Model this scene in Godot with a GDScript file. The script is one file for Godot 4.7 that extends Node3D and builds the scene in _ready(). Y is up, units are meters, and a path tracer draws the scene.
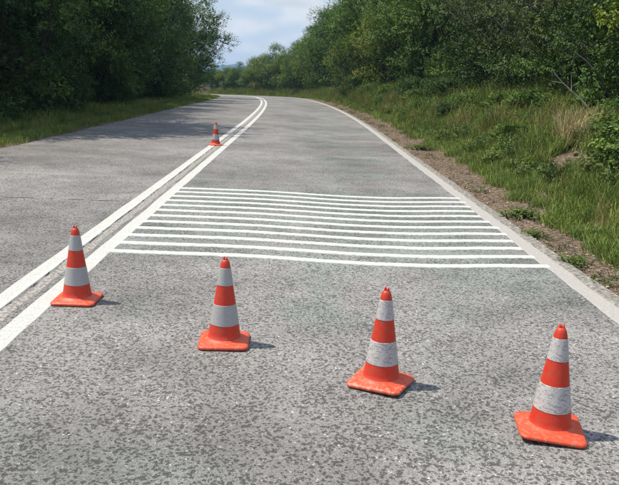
extends Node3D
# A two-lane country road with fresh transverse rumble strips and traffic cones, woods on both sides.

var rng := RandomNumberGenerator.new()
var fbm := FastNoiseLite.new()
var taken := {}
var M := {}
var L := {}

const ORD := ["first", "second", "third", "fourth", "fifth", "sixth", "seventh", "eighth", "ninth", "tenth", "eleventh", "twelfth", "thirteenth", "fourteenth", "fifteenth", "sixteenth"]

# ------------------------------------------------------------------ helpers
func numbered(called: String) -> String:
	if not taken.has(called):
		taken[called] = 0
		return called
	taken[called] += 1
	return "%s_%03d" % [called, taken[called]]

func tag(o: Node, label := "", category := "", group := "", kind := "") -> void:
	if label: o.set_meta("label", label)
	if category: o.set_meta("category", category)
	if group: o.set_meta("group", group)
	if kind: o.set_meta("kind", kind)

func obj(called: String, mesh: Mesh, mat: Material, parent: Node = null) -> MeshInstance3D:
	var o := MeshInstance3D.new()
	o.mesh = mesh
	if mat: o.material_override = mat
	if parent == null:
		o.name = numbered(called)
		add_child(o)
	else:
		o.name = called
		parent.add_child(o, true)
	return o

func base(called: String, where := Vector3.ZERO, turn := 0.0) -> Node3D:
	var o := Node3D.new()
	o.name = numbered(called)
	add_child(o)
	o.position = where
	o.rotation.y = turn
	return o

func copy(proto: Node3D, called: String) -> Node3D:
	var c := proto.duplicate()
	c.name = numbered(called)
	add_child(c)
	return c

class Geo:
	var v := PackedVector3Array()
	var n := PackedVector3Array()
	var c := PackedColorArray()
	var uv := PackedVector2Array()
	var uv2 := PackedVector2Array()
	var ix := PackedInt32Array()
	func build(m: Mesh = null) -> ArrayMesh:
		var a := []
		a.resize(Mesh.ARRAY_MAX)
		a[Mesh.ARRAY_VERTEX] = v
		if n.size() == v.size(): a[Mesh.ARRAY_NORMAL] = n
		if c.size() == v.size(): a[Mesh.ARRAY_COLOR] = c
		if uv.size() == v.size(): a[Mesh.ARRAY_TEX_UV] = uv
		if uv2.size() == v.size(): a[Mesh.ARRAY_TEX_UV2] = uv2
		if ix.size(): a[Mesh.ARRAY_INDEX] = ix
		var r := ArrayMesh.new()
		r.add_surface_from_arrays(Mesh.PRIMITIVE_TRIANGLES, a)
		return r
	func tri(p: Vector3, q: Vector3, r: Vector3, col := Color.WHITE) -> void:
		var nn := (r - p).cross(q - p).normalized()
		for w in [p, q, r]:
			v.append(w); n.append(nn); c.append(col)
	func quad(p: Vector3, q: Vector3, r: Vector3, s: Vector3, col := Color.WHITE) -> void:
		tri(p, q, r, col); tri(p, r, s, col)
	func tube(pts: Array, radii: Array, sides: int, col: Color) -> void:
		# indexed smooth tube; the index list is only used when every shape in the mesh is indexed
		var first := v.size()
		for i in pts.size():
			var dir: Vector3 = (pts[mini(i + 1, pts.size() - 1)] - pts[maxi(i - 1, 0)]).normalized()
			var side := dir.cross(Vector3(0.31, 0.2, 0.93)).normalized()
			var up := side.cross(dir)
			for k in sides:
				var a := TAU * k / sides
				var o := side * cos(a) + up * sin(a)
				v.append(pts[i] + o * radii[i]); n.append(o); c.append(col)
		for i in pts.size() - 1:
			for k in sides:
				var a0 := first + i * sides + k
				var a1 := first + i * sides + (k + 1) % sides
				for t in [a0, a1, a0 + sides, a1, a1 + sides, a0 + sides]:
					ix.append(t)

func smooth(a: float, b: float, x: float) -> float:
	return smoothstep(a, b, x)

func noise_image(size: int, freq: float, seed_: int, kind := FastNoiseLite.TYPE_SIMPLEX_SMOOTH, octaves := 1, cell := FastNoiseLite.RETURN_CELL_VALUE, warp := 0.0) -> PackedByteArray:
	var f := FastNoiseLite.new()
	if warp > 0.0:
		f.domain_warp_enabled = true
		f.domain_warp_amplitude = warp
		f.domain_warp_frequency = freq * 1.6
		f.domain_warp_fractal_octaves = 2
	f.seed = seed_
	f.noise_type = kind
	f.frequency = freq
	f.fractal_type = FastNoiseLite.FRACTAL_FBM if octaves > 1 else FastNoiseLite.FRACTAL_NONE
	f.fractal_octaves = octaves
	f.cellular_return_type = cell
	var im := f.get_seamless_image(size, size, false, false, 0.1, true)
	im.convert(Image.FORMAT_L8)
	return im.get_data()

func tex(data: PackedByteArray, size: int, format := Image.FORMAT_RGB8) -> ImageTexture:
	return ImageTexture.create_from_image(Image.create_from_data(size, size, false, format, data))

func put_rgb(d: PackedByteArray, i: int, r: float, g: float, b: float) -> void:
	d[i * 3] = clampi(int(r), 0, 255)
	d[i * 3 + 1] = clampi(int(g), 0, 255)
	d[i * 3 + 2] = clampi(int(b), 0, 255)

func plain(rough := 0.8, spec := 0.5) -> StandardMaterial3D:
	var m := StandardMaterial3D.new()
	m.roughness = rough
	m.metallic_specular = spec
	return m

# ------------------------------------------------------------------ the lie of the land
func road_x(d: float) -> float:
	var e := maxf(0.0, d - 20.0)
	var x := -e * e / 1000.0
	if d > 78.0:
		x -= (d - 78.0) * (d - 78.0) / 60.0
	return x

func road_y(u: float, d: float) -> float:
	var e := clampf(d - 20.0, 0.0, 90.0)
	var y := -0.00018 * e * e
	if d > 110.0:
		y -= (d - 110.0) * 0.0324
	y -= 0.032 * smooth(-0.7, 0.8, u) * (1.0 - smooth(1.0, 2.1, u)) * smooth(3.5, 5.6, d)
	y += 0.022 * clampf(u, -6.5, 4.0) * smooth(28.0, 70.0, d)
	return y

func P(u: float, d: float, lift := 0.0) -> Vector3:
	return Vector3(u + road_x(d), road_y(u, d) + lift, -d)

func ground_y(x: float, z: float) -> float:
	var d := -z
	var u := x - road_x(d)
	var y := road_y(clampf(u, -6.5, 4.0), d)
	var rough := fbm.get_noise_2d(x * 3.0, z * 3.0)
	if u > 2.2:
		var far := 1.0 - 0.5 * smooth(35.0, 70.0, d)
		y += lerpf(-0.06, -0.015, smooth(2.2, 2.45, u)) + 0.02 * rough * smooth(2.4, 2.8, u)
		y += far * (0.29 * maxf(0.0, minf(u, 6.6) - 3.2) + 0.12 * smooth(2.9, 3.6, u) + 0.1 * clampf(u - 6.6, 0.0, 16.0))
		y += 0.16 * rough * smooth(3.4, 5.0, u)
	elif u < -5.3:
		y += lerpf(-0.06, -0.02, smooth(-5.3, -5.55, u)) + 0.03 * rough * smooth(-5.5, -6.5, u)
		y += -0.22 * smooth(-5.9, -7.2, u) + 0.05 * clampf(-u - 7.2, 0.0, 30.0)
		y += 0.12 * rough * smooth(-6.5, -8.5, u)
	else:
		y -= 0.07
	return y

func G(u: float, d: float, lift := 0.0) -> Vector3:
	var x := u + road_x(d)
	return Vector3(x, ground_y(x, -d) + lift, -d)

# ------------------------------------------------------------------ materials
func make_materials() -> void:
	var S := 2048
	# worn surface dressing: grey chippings, dark hollows between them, a few pale stones (tile = 4 m)
	var grain := noise_image(S, 0.33, 12, FastNoiseLite.TYPE_SIMPLEX, 2)
	var where := noise_image(S, 0.006, 14, FastNoiseLite.TYPE_SIMPLEX_SMOOTH, 4)
	var C0 := FastNoiseLite.RETURN_CELL_VALUE
	var chips := noise_image(S, 0.15, 13, FastNoiseLite.TYPE_CELLULAR, 1, C0, 5.5)
	var small := noise_image(S, 0.23, 16, FastNoiseLite.TYPE_CELLULAR, 1, C0, 3.0)
	var tiny := noise_image(S, 0.27, 15, FastNoiseLite.TYPE_CELLULAR, 1, C0, 2.0)
	var col := PackedByteArray(); col.resize(S * S * 3)
	var hgt := PackedByteArray(); hgt.resize(S * S)
	for i in S * S:
		var g := grain[i] - 128
		var w := where[i] - 128
		var t := 137.0 + g * 0.38 + (tiny[i] - 128) * 0.14 + (small[i] - 128) * 0.06
		var h := 160.0 + g * 0.3 + (tiny[i] - 128) * 0.15
		if chips[i] < 38 + w * 0.2 or small[i] < 30 + w * 0.16:
			t = 85.0 + g * 0.42 + (tiny[i] - 128) * 0.06
			h = 70.0 + g * 0.3
		elif tiny[i] > 252 and small[i] > 90:
			t += 62.0
		col[i * 3] = clampi(int(t * 0.99), 0, 255)
		col[i * 3 + 1] = clampi(int(t * 0.988), 0, 255)
		col[i * 3 + 2] = clampi(int(t * 1.0), 0, 255)
		hgt[i] = clampi(int(h), 0, 255)
	var a := plain(0.82, 0.45)
	a.albedo_texture = tex(col, S)
	a.heightmap_enabled = true
	a.heightmap_texture = tex(hgt, S, Image.FORMAT_L8)
	a.heightmap_scale = 0.45
	a.vertex_color_use_as_albedo = true
	# broad mottling (tile = 27 m), on the second set of coordinates
	var B := 512
	var b1 := noise_image(B, 0.012, 21, FastNoiseLite.TYPE_SIMPLEX_SMOOTH, 5)
	var b2 := noise_image(B, 0.05, 22, FastNoiseLite.TYPE_SIMPLEX_SMOOTH, 4)
	var big := PackedByteArray(); big.resize(B * B * 3)
	for i in B * B:
		var t := 232.0 + (b1[i] - 128) * 0.26 + (b2[i] - 128) * 0.24
		put_rgb(big, i, t, t * 0.998, t * 0.995)
	a.detail_enabled = true
	a.detail_blend_mode = BaseMaterial3D.BLEND_MODE_MUL
	a.detail_uv_layer = BaseMaterial3D.DETAIL_UV_2
	a.detail_albedo = tex(big, B)
	M.asphalt = a

	# thermoplastic paint: fresh, with tyre dust; and worn paint where the chippings show through
	var T := 1024
	var p1 := noise_image(T, 0.02, 31, FastNoiseLite.TYPE_SIMPLEX_SMOOTH, 5)
	var p2 := noise_image(T, 0.11, 32, FastNoiseLite.TYPE_SIMPLEX_SMOOTH, 3)
	var fresh := PackedByteArray(); fresh.resize(T * T * 3)
	var used := PackedByteArray(); used.resize(T * T * 3)
	var old := PackedByteArray(); old.resize(T * T * 3)
	var ph := PackedByteArray(); ph.resize(T * T)
	for i in T * T:
		var w := (p1[i] - 128) * 0.20 + (p2[i] - 128) * 0.22
		var t := 202.0 + w * 1.1
		put_rgb(fresh, i, t * 0.975, t * 1.0, t * 0.975)
		var gap := clampf((p2[i] * 0.6 + p1[i] * 0.4 - 150.0) / 16.0, 0.0, 1.0)
		t = lerpf(196.0 + w * 1.2, 122.0 + w, gap)
		put_rgb(used, i, t * 0.985, t * 0.995, t * 0.98)
		gap = clampf((p2[i] * 0.5 + p1[i] * 0.5 - 124.0) / 12.0, 0.0, 1.0)
		t = lerpf(184.0 + w * 1.5, 134.0 + w * 1.8, gap)
		put_rgb(old, i, t, t * 0.99, t * 0.975)
		ph[i] = clampi(int(128.0 + (p2[i] - 128) * 0.8), 0, 255)
	var hm := tex(ph, T, Image.FORMAT_L8)
	for k in ["fresh", "used", "old"]:
		var m := plain(0.62, 0.4)
		m.albedo_texture = tex({"fresh": fresh, "used": used, "old": old}[k], T)
		m.heightmap_enabled = true
		m.heightmap_texture = hm
		m.heightmap_scale = 0.25
		m.uv1_triplanar = true
		m.uv1_world_triplanar = true
		m.uv1_scale = Vector3.ONE * 0.8
		M["paint_" + k] = m
	var faded := plain(0.8, 0.4)
	var fd := PackedByteArray(); fd.resize(T * T * 3)
	for i in T * T:
		var t := 138.0 + (p1[i] - 128) * 0.4 + (p2[i] - 128) * 0.55
		put_rgb(fd, i, t, t * 0.985, t * 0.96)
	faded.albedo_texture = tex(fd, T)
	faded.uv1_triplanar = true
	faded.uv1_world_triplanar = true
	faded.uv1_scale = Vector3.ONE * 1.3
	M.paint_faded = faded
	# concrete edge strip
	var conc := PackedByteArray(); conc.resize(T * T * 3)
	for i in T * T:
		var t := 132.0 + (p1[i] - 128) * 0.34 + (p2[i] - 128) * 0.3
		put_rgb(conc, i, t, t * 0.985, t * 0.95)
	var cm := plain(0.9, 0.3)
	cm.albedo_texture = tex(conc, T)
	cm.heightmap_enabled = true
	cm.heightmap_texture = hm
	cm.heightmap_scale = 0.5
	cm.uv1_triplanar = true
	cm.uv1_world_triplanar = true
	cm.uv1_scale = Vector3.ONE * 0.9
	M.concrete = cm
	# earth: crumbly, with pale grit and litter
	var soil := PackedByteArray(); soil.resize(T * T * 3)
	var sc := noise_image(T, 0.09, 41, FastNoiseLite.TYPE_CELLULAR)
	for i in T * T:
		var t := 190.0 + (p1[i] - 128) * 0.7 + (p2[i] - 128) * 0.75
		if sc[i] > 238: t += 60.0
		put_rgb(soil, i, t, t * 0.99, t * 0.97)
	var so := plain(0.95, 0.2)
	so.albedo_texture = tex(soil, T)
	so.heightmap_enabled = true
	so.heightmap_texture = tex(p2, T, Image.FORMAT_L8)
	so.heightmap_scale = 2.2
	so.uv1_triplanar = true
	so.uv1_world_triplanar = true
	so.uv1_scale = Vector3.ONE * 0.55
	so.vertex_color_use_as_albedo = true
	M.soil = so

	var crack := plain(0.75, 0.4)
	crack.albedo_color = Color(0.035, 0.035, 0.036).linear_to_srgb()
	M.crack = crack

	var leaf := plain(0.6, 0.3)
	leaf.vertex_color_use_as_albedo = true
	leaf.backlight_enabled = true
	leaf.backlight = Color(0.62, 0.68, 0.3)
	M.leaf = leaf
	var blade := plain(0.6, 0.35)
	blade.vertex_color_use_as_albedo = true
	blade.backlight_enabled = true
	blade.backlight = Color(0.55, 0.58, 0.3)
	M.blade = blade
	var bark := plain(0.95, 0.2)
	bark.vertex_color_use_as_albedo = true
	bark.heightmap_enabled = true
	bark.heightmap_texture = hm
	bark.heightmap_scale = 1.5
	bark.uv1_triplanar = true
	bark.uv1_scale = Vector3(4, 1, 4)
	M.bark = bark
	var stone := plain(0.9, 0.3)
	stone.albedo_texture = tex(conc, T)
	stone.albedo_color = Color(0.84, 0.77, 0.69)
	stone.uv1_triplanar = true
	stone.uv1_scale = Vector3.ONE * 2.0
	M.stone = stone

	# cone plastic: orange-red PVC, dusty; worn reflective sleeve
	var C := 512
	var c1 := noise_image(C, 0.02, 51, FastNoiseLite.TYPE_SIMPLEX_SMOOTH, 4)
	var c2 := noise_image(C, 0.12, 52, FastNoiseLite.TYPE_SIMPLEX_SMOOTH, 3)
	rng.seed = 515
	for k in ["orange", "orange_b", "base", "base_b", "scuffed", "band", "band_b", "band_dirty", "band_scraped"]:
		var d := PackedByteArray(); d.resize(C * C * 3)
		var sh: int = {"orange_b": 90, "base_b": 177, "band_b": 250, "band_scraped": 333}.get(k, 0)
		for y in C:
			for x in C:
				var i := y * C + x
				var i2 := ((y + sh) % C) * C + (x + sh * 3) % C
				var w := (c1[i2] - 128) / 128.0
				var q := (c2[i2] - 128) / 128.0
				if k.begins_with("orange"):
					var dirt := clampf((w + q * 0.5 - 0.3) / 0.4, 0.0, 0.4)
					put_rgb(d, i, lerpf(190.0 + q * 10.0, 120.0, dirt), lerpf(50.0 + w * 12.0, 92.0, dirt), lerpf(26.0 + w * 8.0, 76.0, dirt))
				elif k.begins_with("base") or k == "scuffed":
					# grime in patches; chips of bare pale plastic, on the scuffed cone mostly along its scraped rim
					var rim := maxf(absf(x - C / 2.0), absf(y - C / 2.0)) / (C / 2.0)
					var dirt := clampf((w * 0.9 + q * 0.25 - 0.1) / 0.9, 0.0, 0.4)
					var chip := clampf((w * 0.8 + q * 1.1 - (0.85 if k != "scuffed" else 0.75 - 0.45 * smooth(0.72, 0.98, rim))) / 0.06, 0.0, 0.75)
					put_rgb(d, i, lerpf(lerpf(206.0 + q * 10.0, 138.0, dirt), 190.0, chip), lerpf(lerpf(76.0 + w * 12.0, 108.0, dirt), 168.0, chip), lerpf(lerpf(46.0 + w * 8.0, 80.0, dirt), 152.0, chip))
				else:
					var worn: bool = k == "band_dirty" or k == "band_scraped"
					var dirt := clampf((w * 1.2 + q * 0.25 - (0.2 if worn else 0.42)) / 0.25, 0.0, 0.55 if worn else 0.25)
					var t := lerpf((184.0 if worn else 160.0) + w * 12.0 + q * 8.0, 104.0, dirt)
					if worn and y % 40 < 3: t *= 0.93
					var hole := clampf((q * 1.2 - w - 0.95) / 0.05, 0.0, 1.0) if worn else 0.0
					put_rgb(d, i, lerpf(t * 0.985, 180.0, hole), lerpf(t * 0.99, 52.0, hole), lerpf(t, 32.0, hole))
		# scrapes: bundles of thin strokes
		var strokes := {"scuffed": 150, "base": 26, "base_b": 40, "band_dirty": 40, "band_scraped": 90, "orange": 25, "orange_b": 25}.get(k, 10) as int
		for n in strokes:
			var px := rng.randf() * C
			var py := rng.randf() * C
			var ang := (0.9 + rng.randf_range(-0.15, 0.15)) if k == "band_scraped" else rng.randf() * TAU
			if k == "scuffed" or k.begins_with("base"):
				var e := rng.randi() % 4
				var r := 6.0 + 60.0 * pow(rng.randf(), 2.0)
				if e == 0: px = r
				elif e == 1: px = C - r
				elif e == 2: py = r
				else: py = C - r
				ang = (PI / 2 if e < 2 else 0.0) + rng.randf_range(-0.35, 0.35)
			var len_ := rng.randf_range(10.0, 70.0)
			var tone := rng.randf_range(90.0, 225.0) if not k.begins_with("orange") else rng.randf_range(90.0, 150.0)
			for m in int(len_):
				var xx := posmod(int(px + cos(ang) * m), C)
				var yy := posmod(int(py + sin(ang) * m), C)
				for o in 2:
					var i := yy * C + (xx + o) % C
					var f := 0.5 * sin(PI * m / len_)
					put_rgb(d, i, lerpf(d[i * 3], tone, f), lerpf(d[i * 3 + 1], tone * 0.93, f), lerpf(d[i * 3 + 2], tone * 0.88, f))
		var m := plain(0.5 if not k.begins_with("band") else 0.42, 0.5)
		m.albedo_texture = tex(d, C)
		M[k] = m
	var hill := plain(1.0, 0.0)
	hill.vertex_color_use_as_albedo = true
	M.hill = hill

# ------------------------------------------------------------------ road and markings
func ribbon(u0: float, u1: float, d0: float, d1: float, step: float, lift: float, wobble: float, sd: int) -> ArrayMesh:
	# a painted line along the road, with slightly uneven edges and a little thickness
	var g := Geo.new()
	var nz := FastNoiseLite.new()
	nz.seed = sd
	nz.frequency = 1.4
	var rows := []
	var d := d0
	while d < d1 + step * 0.5:
		var st: float = step if d < 30.0 else step * 6.0
		var a := u0 + nz.get_noise_2d(d, 3.0) * wobble
		var b := u1 + nz.get_noise_2d(d, 77.0) * wobble
		rows.append([P(a - 0.004, d, 0.0005), P(a, d, lift), P((a + b) * 0.5, d, lift), P(b, d, lift), P(b + 0.004, d, 0.0005)])
		d += st
	for i in rows.size() - 1:
		for k in 4:
			g.quad(rows[i][k], rows[i + 1][k], rows[i + 1][k + 1], rows[i][k + 1])
	return g.build()

func build_road() -> void:
	var us := [-5.4]
	var u := -5.2
	while u < 2.1:
		us.append(u); u += 0.2
	us.append(2.215)
	var ds := []
	var d := -12.0
	while d < 118.0:
		ds.append(d)
		d += 0.25 if d < 14.0 else (0.5 if d < 40.0 else 2.0)
	var g := Geo.new()
	var tint := FastNoiseLite.new()
	tint.seed = 5
	tint.frequency = 0.55
	tint.fractal_octaves = 4
	for dd in ds:
		for uu in us:
			var q: float = uu
			if uu == -5.4: q += 0.12 * fbm.get_noise_2d(dd * 9.0, 40.0)
			g.v.append(P(q, dd))
			g.n.append(Vector3.UP)
			g.uv.append(Vector2(uu * 0.25, dd * 0.25))
			g.uv2.append(Vector2(uu / 27.0 + 0.3, dd / 27.0))
			# greenish wash left by the marking crew over the strips and down the middle of the lane; browner dust at the sides
			var n1 := tint.get_noise_2d(uu * 1.6, dd)
			var n2 := tint.get_noise_2d(uu * 5.0 + 50.0, dd * 5.0)
			var green := smooth(-0.05, 0.25, n1 + 0.25 * n2 + 0.55 * smooth(5.4, 5.9, dd) * smooth(10.2, 9.0, dd) * smooth(-1.7, -1.4, uu) * smooth(2.3, 1.6, uu) + 0.35 * smooth(1.5, 0.3, absf(uu - 0.9)) * smooth(3.0, 6.0, dd) - 0.30)
			green *= smooth(-2.4, -1.2, uu)
			var c := Color(0.98, 0.97, 0.955).lerp(Color(0.84, 0.95, 0.885), green * 0.8)
			c = c.lerp(Color(1.05, 0.99, 0.92), 0.5 * smooth(-3.6, -5.2, uu + n2 * 0.6))
			g.c.append(c)
	var w := us.size()
	for i in ds.size() - 1:
		for k in w - 1:
			var a := i * w + k
			for t in [a, a + w, a + 1, a + 1, a + w, a + w + 1]:
				g.ix.append(t)
	# true normals of the cambered surface
	var st := SurfaceTool.new()
	st.create_from(g.build(), 0)
	st.generate_normals()
	var road := obj("road", st.commit(), M.asphalt)
	tag(road, "", "", "", "structure")

	var o := obj("centre_line", ribbon(-1.925, -1.805, -11.0, 115.0, 0.12, 0.004, 0.010, 3), M.paint_used, road)
	o = obj("centre_line", ribbon(-1.652, -1.528, -11.0, 115.0, 0.12, 0.004, 0.010, 4), M.paint_used, road)
	o = obj("old_worn_line", ribbon(-1.775, -1.70, -11.0, 60.0, 0.03, 0.0025, 0.03, 6), M.paint_faded, road)
	o = obj("edge_line", ribbon(2.075, 2.212, -11.0, 115.0, 0.12, 0.004, 0.022, 5), M.paint_old, road)

	# twelve transverse bars of thick paint
	for k in 12:
		var g2 := Geo.new()
		var d0 := 5.79 + 0.3175 * k
		var nz := FastNoiseLite.new()
		nz.seed = 60 + k
		nz.frequency = 1.1
		var rows := []
		var uu := -1.555 + 0.02 * sin(k * 2.3)
		var end := 2.085 + 0.025 * sin(k * 5.1 + 1.0)
		var n := 150
		for i in n + 1:
			var q := lerpf(uu, end, float(i) / n)
			var off := nz.get_noise_2d(q, 1.0) * 0.012
			var a := d0 - 0.046 + off + nz.get_noise_2d(q * 9.0, 9.0) * 0.009
			var b := d0 + 0.046 + off + nz.get_noise_2d(q * 9.0, 30.0) * 0.009
			rows.append([P(q, a - 0.004, 0.0006), P(q, a, 0.0075), P(q, (a + b) * 0.5, 0.009), P(q, b, 0.0075), P(q, b + 0.004, 0.0006)])
		for i in n:
			for j in 4:
				g2.quad(rows[i][j], rows[i][j + 1], rows[i + 1][j + 1], rows[i + 1][j])
		for e in [0, n]:
			for j in [1, 2]:
				g2.tri(rows[e][0], rows[e][j], rows[e][j + 1])
			g2.tri(rows[e][0], rows[e][3], rows[e][4])
		obj("rumble_bar", g2.build(), M.paint_fresh, road)

	# cracks across the surface: narrow dark joints
	for cr in [[-3.6, -2.05, 8.15, 0.022, 0.05], [1.45, 2.2, 14.6, 0.022, 0.03], [-5.3, -2.2, 26.0, 0.02, 0.12], [-5.0, -2.4, 13.4, 0.007, 0.1], [-4.2, -2.2, 41.0, 0.03, 0.2]]:
		var g3 := Geo.new()
		var nz := FastNoiseLite.new()
		nz.seed = int(cr[2] * 10)
		nz.frequency = 0.9
		var n := 60
		var prev := []
		for i in n + 1:
			var q := lerpf(cr[0], cr[1], float(i) / n)
			var c := float(cr[2]) + nz.get_noise_1d(q * 1.5) * float(cr[4]) + nz.get_noise_1d(q * 14.0) * 0.02
			var hw := float(cr[3]) * clampf(0.6 + nz.get_noise_1d(q * 7.0 + 90.0) * 1.5, 0.08, 1.3) * 0.5
			var row := [P(q, c - hw, 0.003), P(q, c + hw, 0.003)]
			if prev: g3.quad(prev[0], prev[1], row[1], row[0])
			prev = row
		obj("crack", g3.build(), M.crack, road)
	# ragged crack beside the left centre line
	var g4 := Geo.new()
	var nz4 := FastNoiseLite.new()
	nz4.seed = 88
	nz4.frequency = 1.3
	var last := []
	for i in 900:
		var dd := -2.0 + i * 0.022
		var c := -1.792 + nz4.get_noise_1d(dd * 2.0) * 0.02 + nz4.get_noise_1d(dd * 13.0) * 0.008
		var hw := 0.005 * clampf(0.25 + nz4.get_noise_1d(dd * 4.0 + 50.0) * 2.0, 0.02, 1.0)
		var row := [P(c - hw, dd, 0.0048), P(c + hw, dd, 0.0048)]
		if last: g4.quad(last[0], row[0], row[1], last[1])
		last = row
	obj("crack", g4.build(), M.crack, road)

	# concrete edge strip in long slabs with open joints
	var gut := Node3D.new()
	gut.name = "edge_strip"
	add_child(gut)
	tag(gut, "", "", "", "structure")
	var at := -6.65
	while at < 100.0:
		var len_ := 7.1
		var g5 := Geo.new()
		var n := 48 if at < 30.0 else 12
		var rows := []
		for i in n + 1:
			var dd := at + 0.008 + (len_ - 0.016) * i / n
			var e := 2.345 + 0.035 * fbm.get_noise_2d(dd * 14.0, 900.0) + 0.018 * fbm.get_noise_2d(dd * 60.0, 300.0)
			rows.append([P(2.2165, dd, -0.1), P(2.2165, dd, -0.001), P(2.225, dd, 0.004), P(e - 0.012, dd, 0.004), P(e, dd, -0.008), P(e + 0.01, dd, -0.12)])
		for i in n:
			for j in 5:
				g5.quad(rows[i][j], rows[i + 1][j], rows[i + 1][j + 1], rows[i][j + 1])
		for e in [0, n]:
			for j in range(1, 5):
				g5.tri(rows[e][0], rows[e][j], rows[e][j + 1])
		obj("concrete_slab", g5.build(), M.concrete, gut)
		at += len_

func build_ground() -> void:
	# one sheet: fine near the road, coarse towards the horizon
	var xs := []
	var x := -1.0
	var steps := [[-3000.0, -60.0, 420.0], [-60.0, -20.0, 2.0], [-20.0, -9.0, 0.4], [-9.0, 9.0, 0.16], [9.0, 24.0, 0.9], [24.0, 60.0, 6.0], [60.0, 3001.0, 420.0]]
	for s in steps:
		x = s[0]
		while x < s[1] - 0.001:
			xs.append(x); x += s[2]
	var zs := []
	for s in [[12.0, -40.0, 0.22], [-40.0, -120.0, 1.0], [-120.0, -200.0, 8.0], [-200.0, -3300.0, 400.0]]:
		x = s[0]
		while x > s[1] + 0.001:
			zs.append(x); x -= s[2]
	var g := Geo.new()
	for z in zs:
		for xx in xs:
			var y := ground_y(xx, z)
			if z < -110.0: y = lerpf(y, -5.0, smooth(110.0, 500.0, -z))
			g.v.append(Vector3(xx, y, z))
			var u := float(xx) - road_x(-z) if z > -110.0 else 50.0
			var n := fbm.get_noise_2d(xx * 9.0, z * 9.0)
			var c := Color(0.34, 0.26, 0.205)
			var grassy := smooth(2.95, 3.5, u + n * 0.5) if u > 0.0 else smooth(-5.75, -6.4, u + n * 0.4)
			if z < -72.0 and (u < -5.2 or u > 2.3): grassy = 1.0
			grassy *= smooth(0.6, 1.2, Vector2((u - 4.1) / 0.4, (z + 10.7) / 0.9).length() + n * 0.3)
			c = c.lerp(Color(0.085, 0.092, 0.04), grassy * 0.85)
			g.c.append(c * (1.0 + 0.2 * n))
	var w := xs.size()
	for i in zs.size() - 1:
		for k in w - 1:
			var a := i * w + k
			for t in [a, a + w, a + 1, a + 1, a + w, a + w + 1]:
				g.ix.append(t)
	var st := SurfaceTool.new()
	st.create_from(g.build(), 0)
	st.generate_normals()
	tag(obj("ground", st.commit(), M.soil), "", "", "", "structure")

	# far blue ridge
	var r := Geo.new()
	var prev := []
	for i in 161:
		var t := i / 160.0
		var xx := lerpf(-2600.0, 2200.0, t)
		var top := 24.0 + 18.0 * fbm.get_noise_2d(t * 260.0, 700.0) + 9.0 * fbm.get_noise_2d(t * 1400.0, 40.0) + 16.0 * smooth(0.62, 0.40, t)
		var row := [Vector3(xx, -8.0, -2500.0), Vector3(xx, top * 0.55, -2650.0), Vector3(xx, top, -2800.0), Vector3(xx, -8.0, -3100.0)]
		if prev:
			for k in 3:
				r.quad(prev[k], prev[k + 1], row[k + 1], row[k], Color(0.055, 0.085, 0.06))
		prev = row
	tag(obj("mountain", r.build(), M.hill), "", "", "", "structure")

# ------------------------------------------------------------------ traffic cones
func lathe(profile: Array, sides: int, sx := 1.0) -> ArrayMesh:
	var st := SurfaceTool.new()
	st.begin(Mesh.PRIMITIVE_TRIANGLES)
	st.set_smooth_group(0)
	for i in profile.size() - 1:
		for k in sides:
			var a0 := TAU * k / sides
			var a1 := TAU * (k + 1) / sides
			var p: Vector2 = profile[i]
			var q: Vector2 = profile[i + 1]
			var v := [Vector3(p.x * cos(a0), p.y, p.x * sin(a0)), Vector3(q.x * cos(a0), q.y, q.x * sin(a0)), Vector3(q.x * cos(a1), q.y, q.x * sin(a1)), Vector3(p.x * cos(a1), p.y, p.x * sin(a1))]
			var y0: float = profile[0].y
			var y1: float = profile[-1].y
			var tc := [Vector2(float(k) / sides, (p.y - y0) / (y1 - y0)), Vector2(float(k) / sides, (q.y - y0) / (y1 - y0)), Vector2(float(k + 1) / sides, (q.y - y0) / (y1 - y0)), Vector2(float(k + 1) / sides, (p.y - y0) / (y1 - y0))]
			for t in [0, 2, 1, 0, 3, 2]:
				st.set_uv(tc[t])
				st.add_vertex(v[t])
	st.generate_normals()
	return st.commit()

func square_ring(half: float, round_: float, y: float, n := 6) -> PackedVector3Array:
	var r := PackedVector3Array()
	for c in 4:
		var cx: float = (half - round_) * [1, -1, -1, 1][c]
		var cz: float = (half - round_) * [1, 1, -1, -1][c]
		for i in n + 1:
			var a := PI / 2 * c + PI / 2 * i / n
			r.append(Vector3(cx + round_ * cos(a), y, cz + round_ * sin(a)))
	return r

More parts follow.
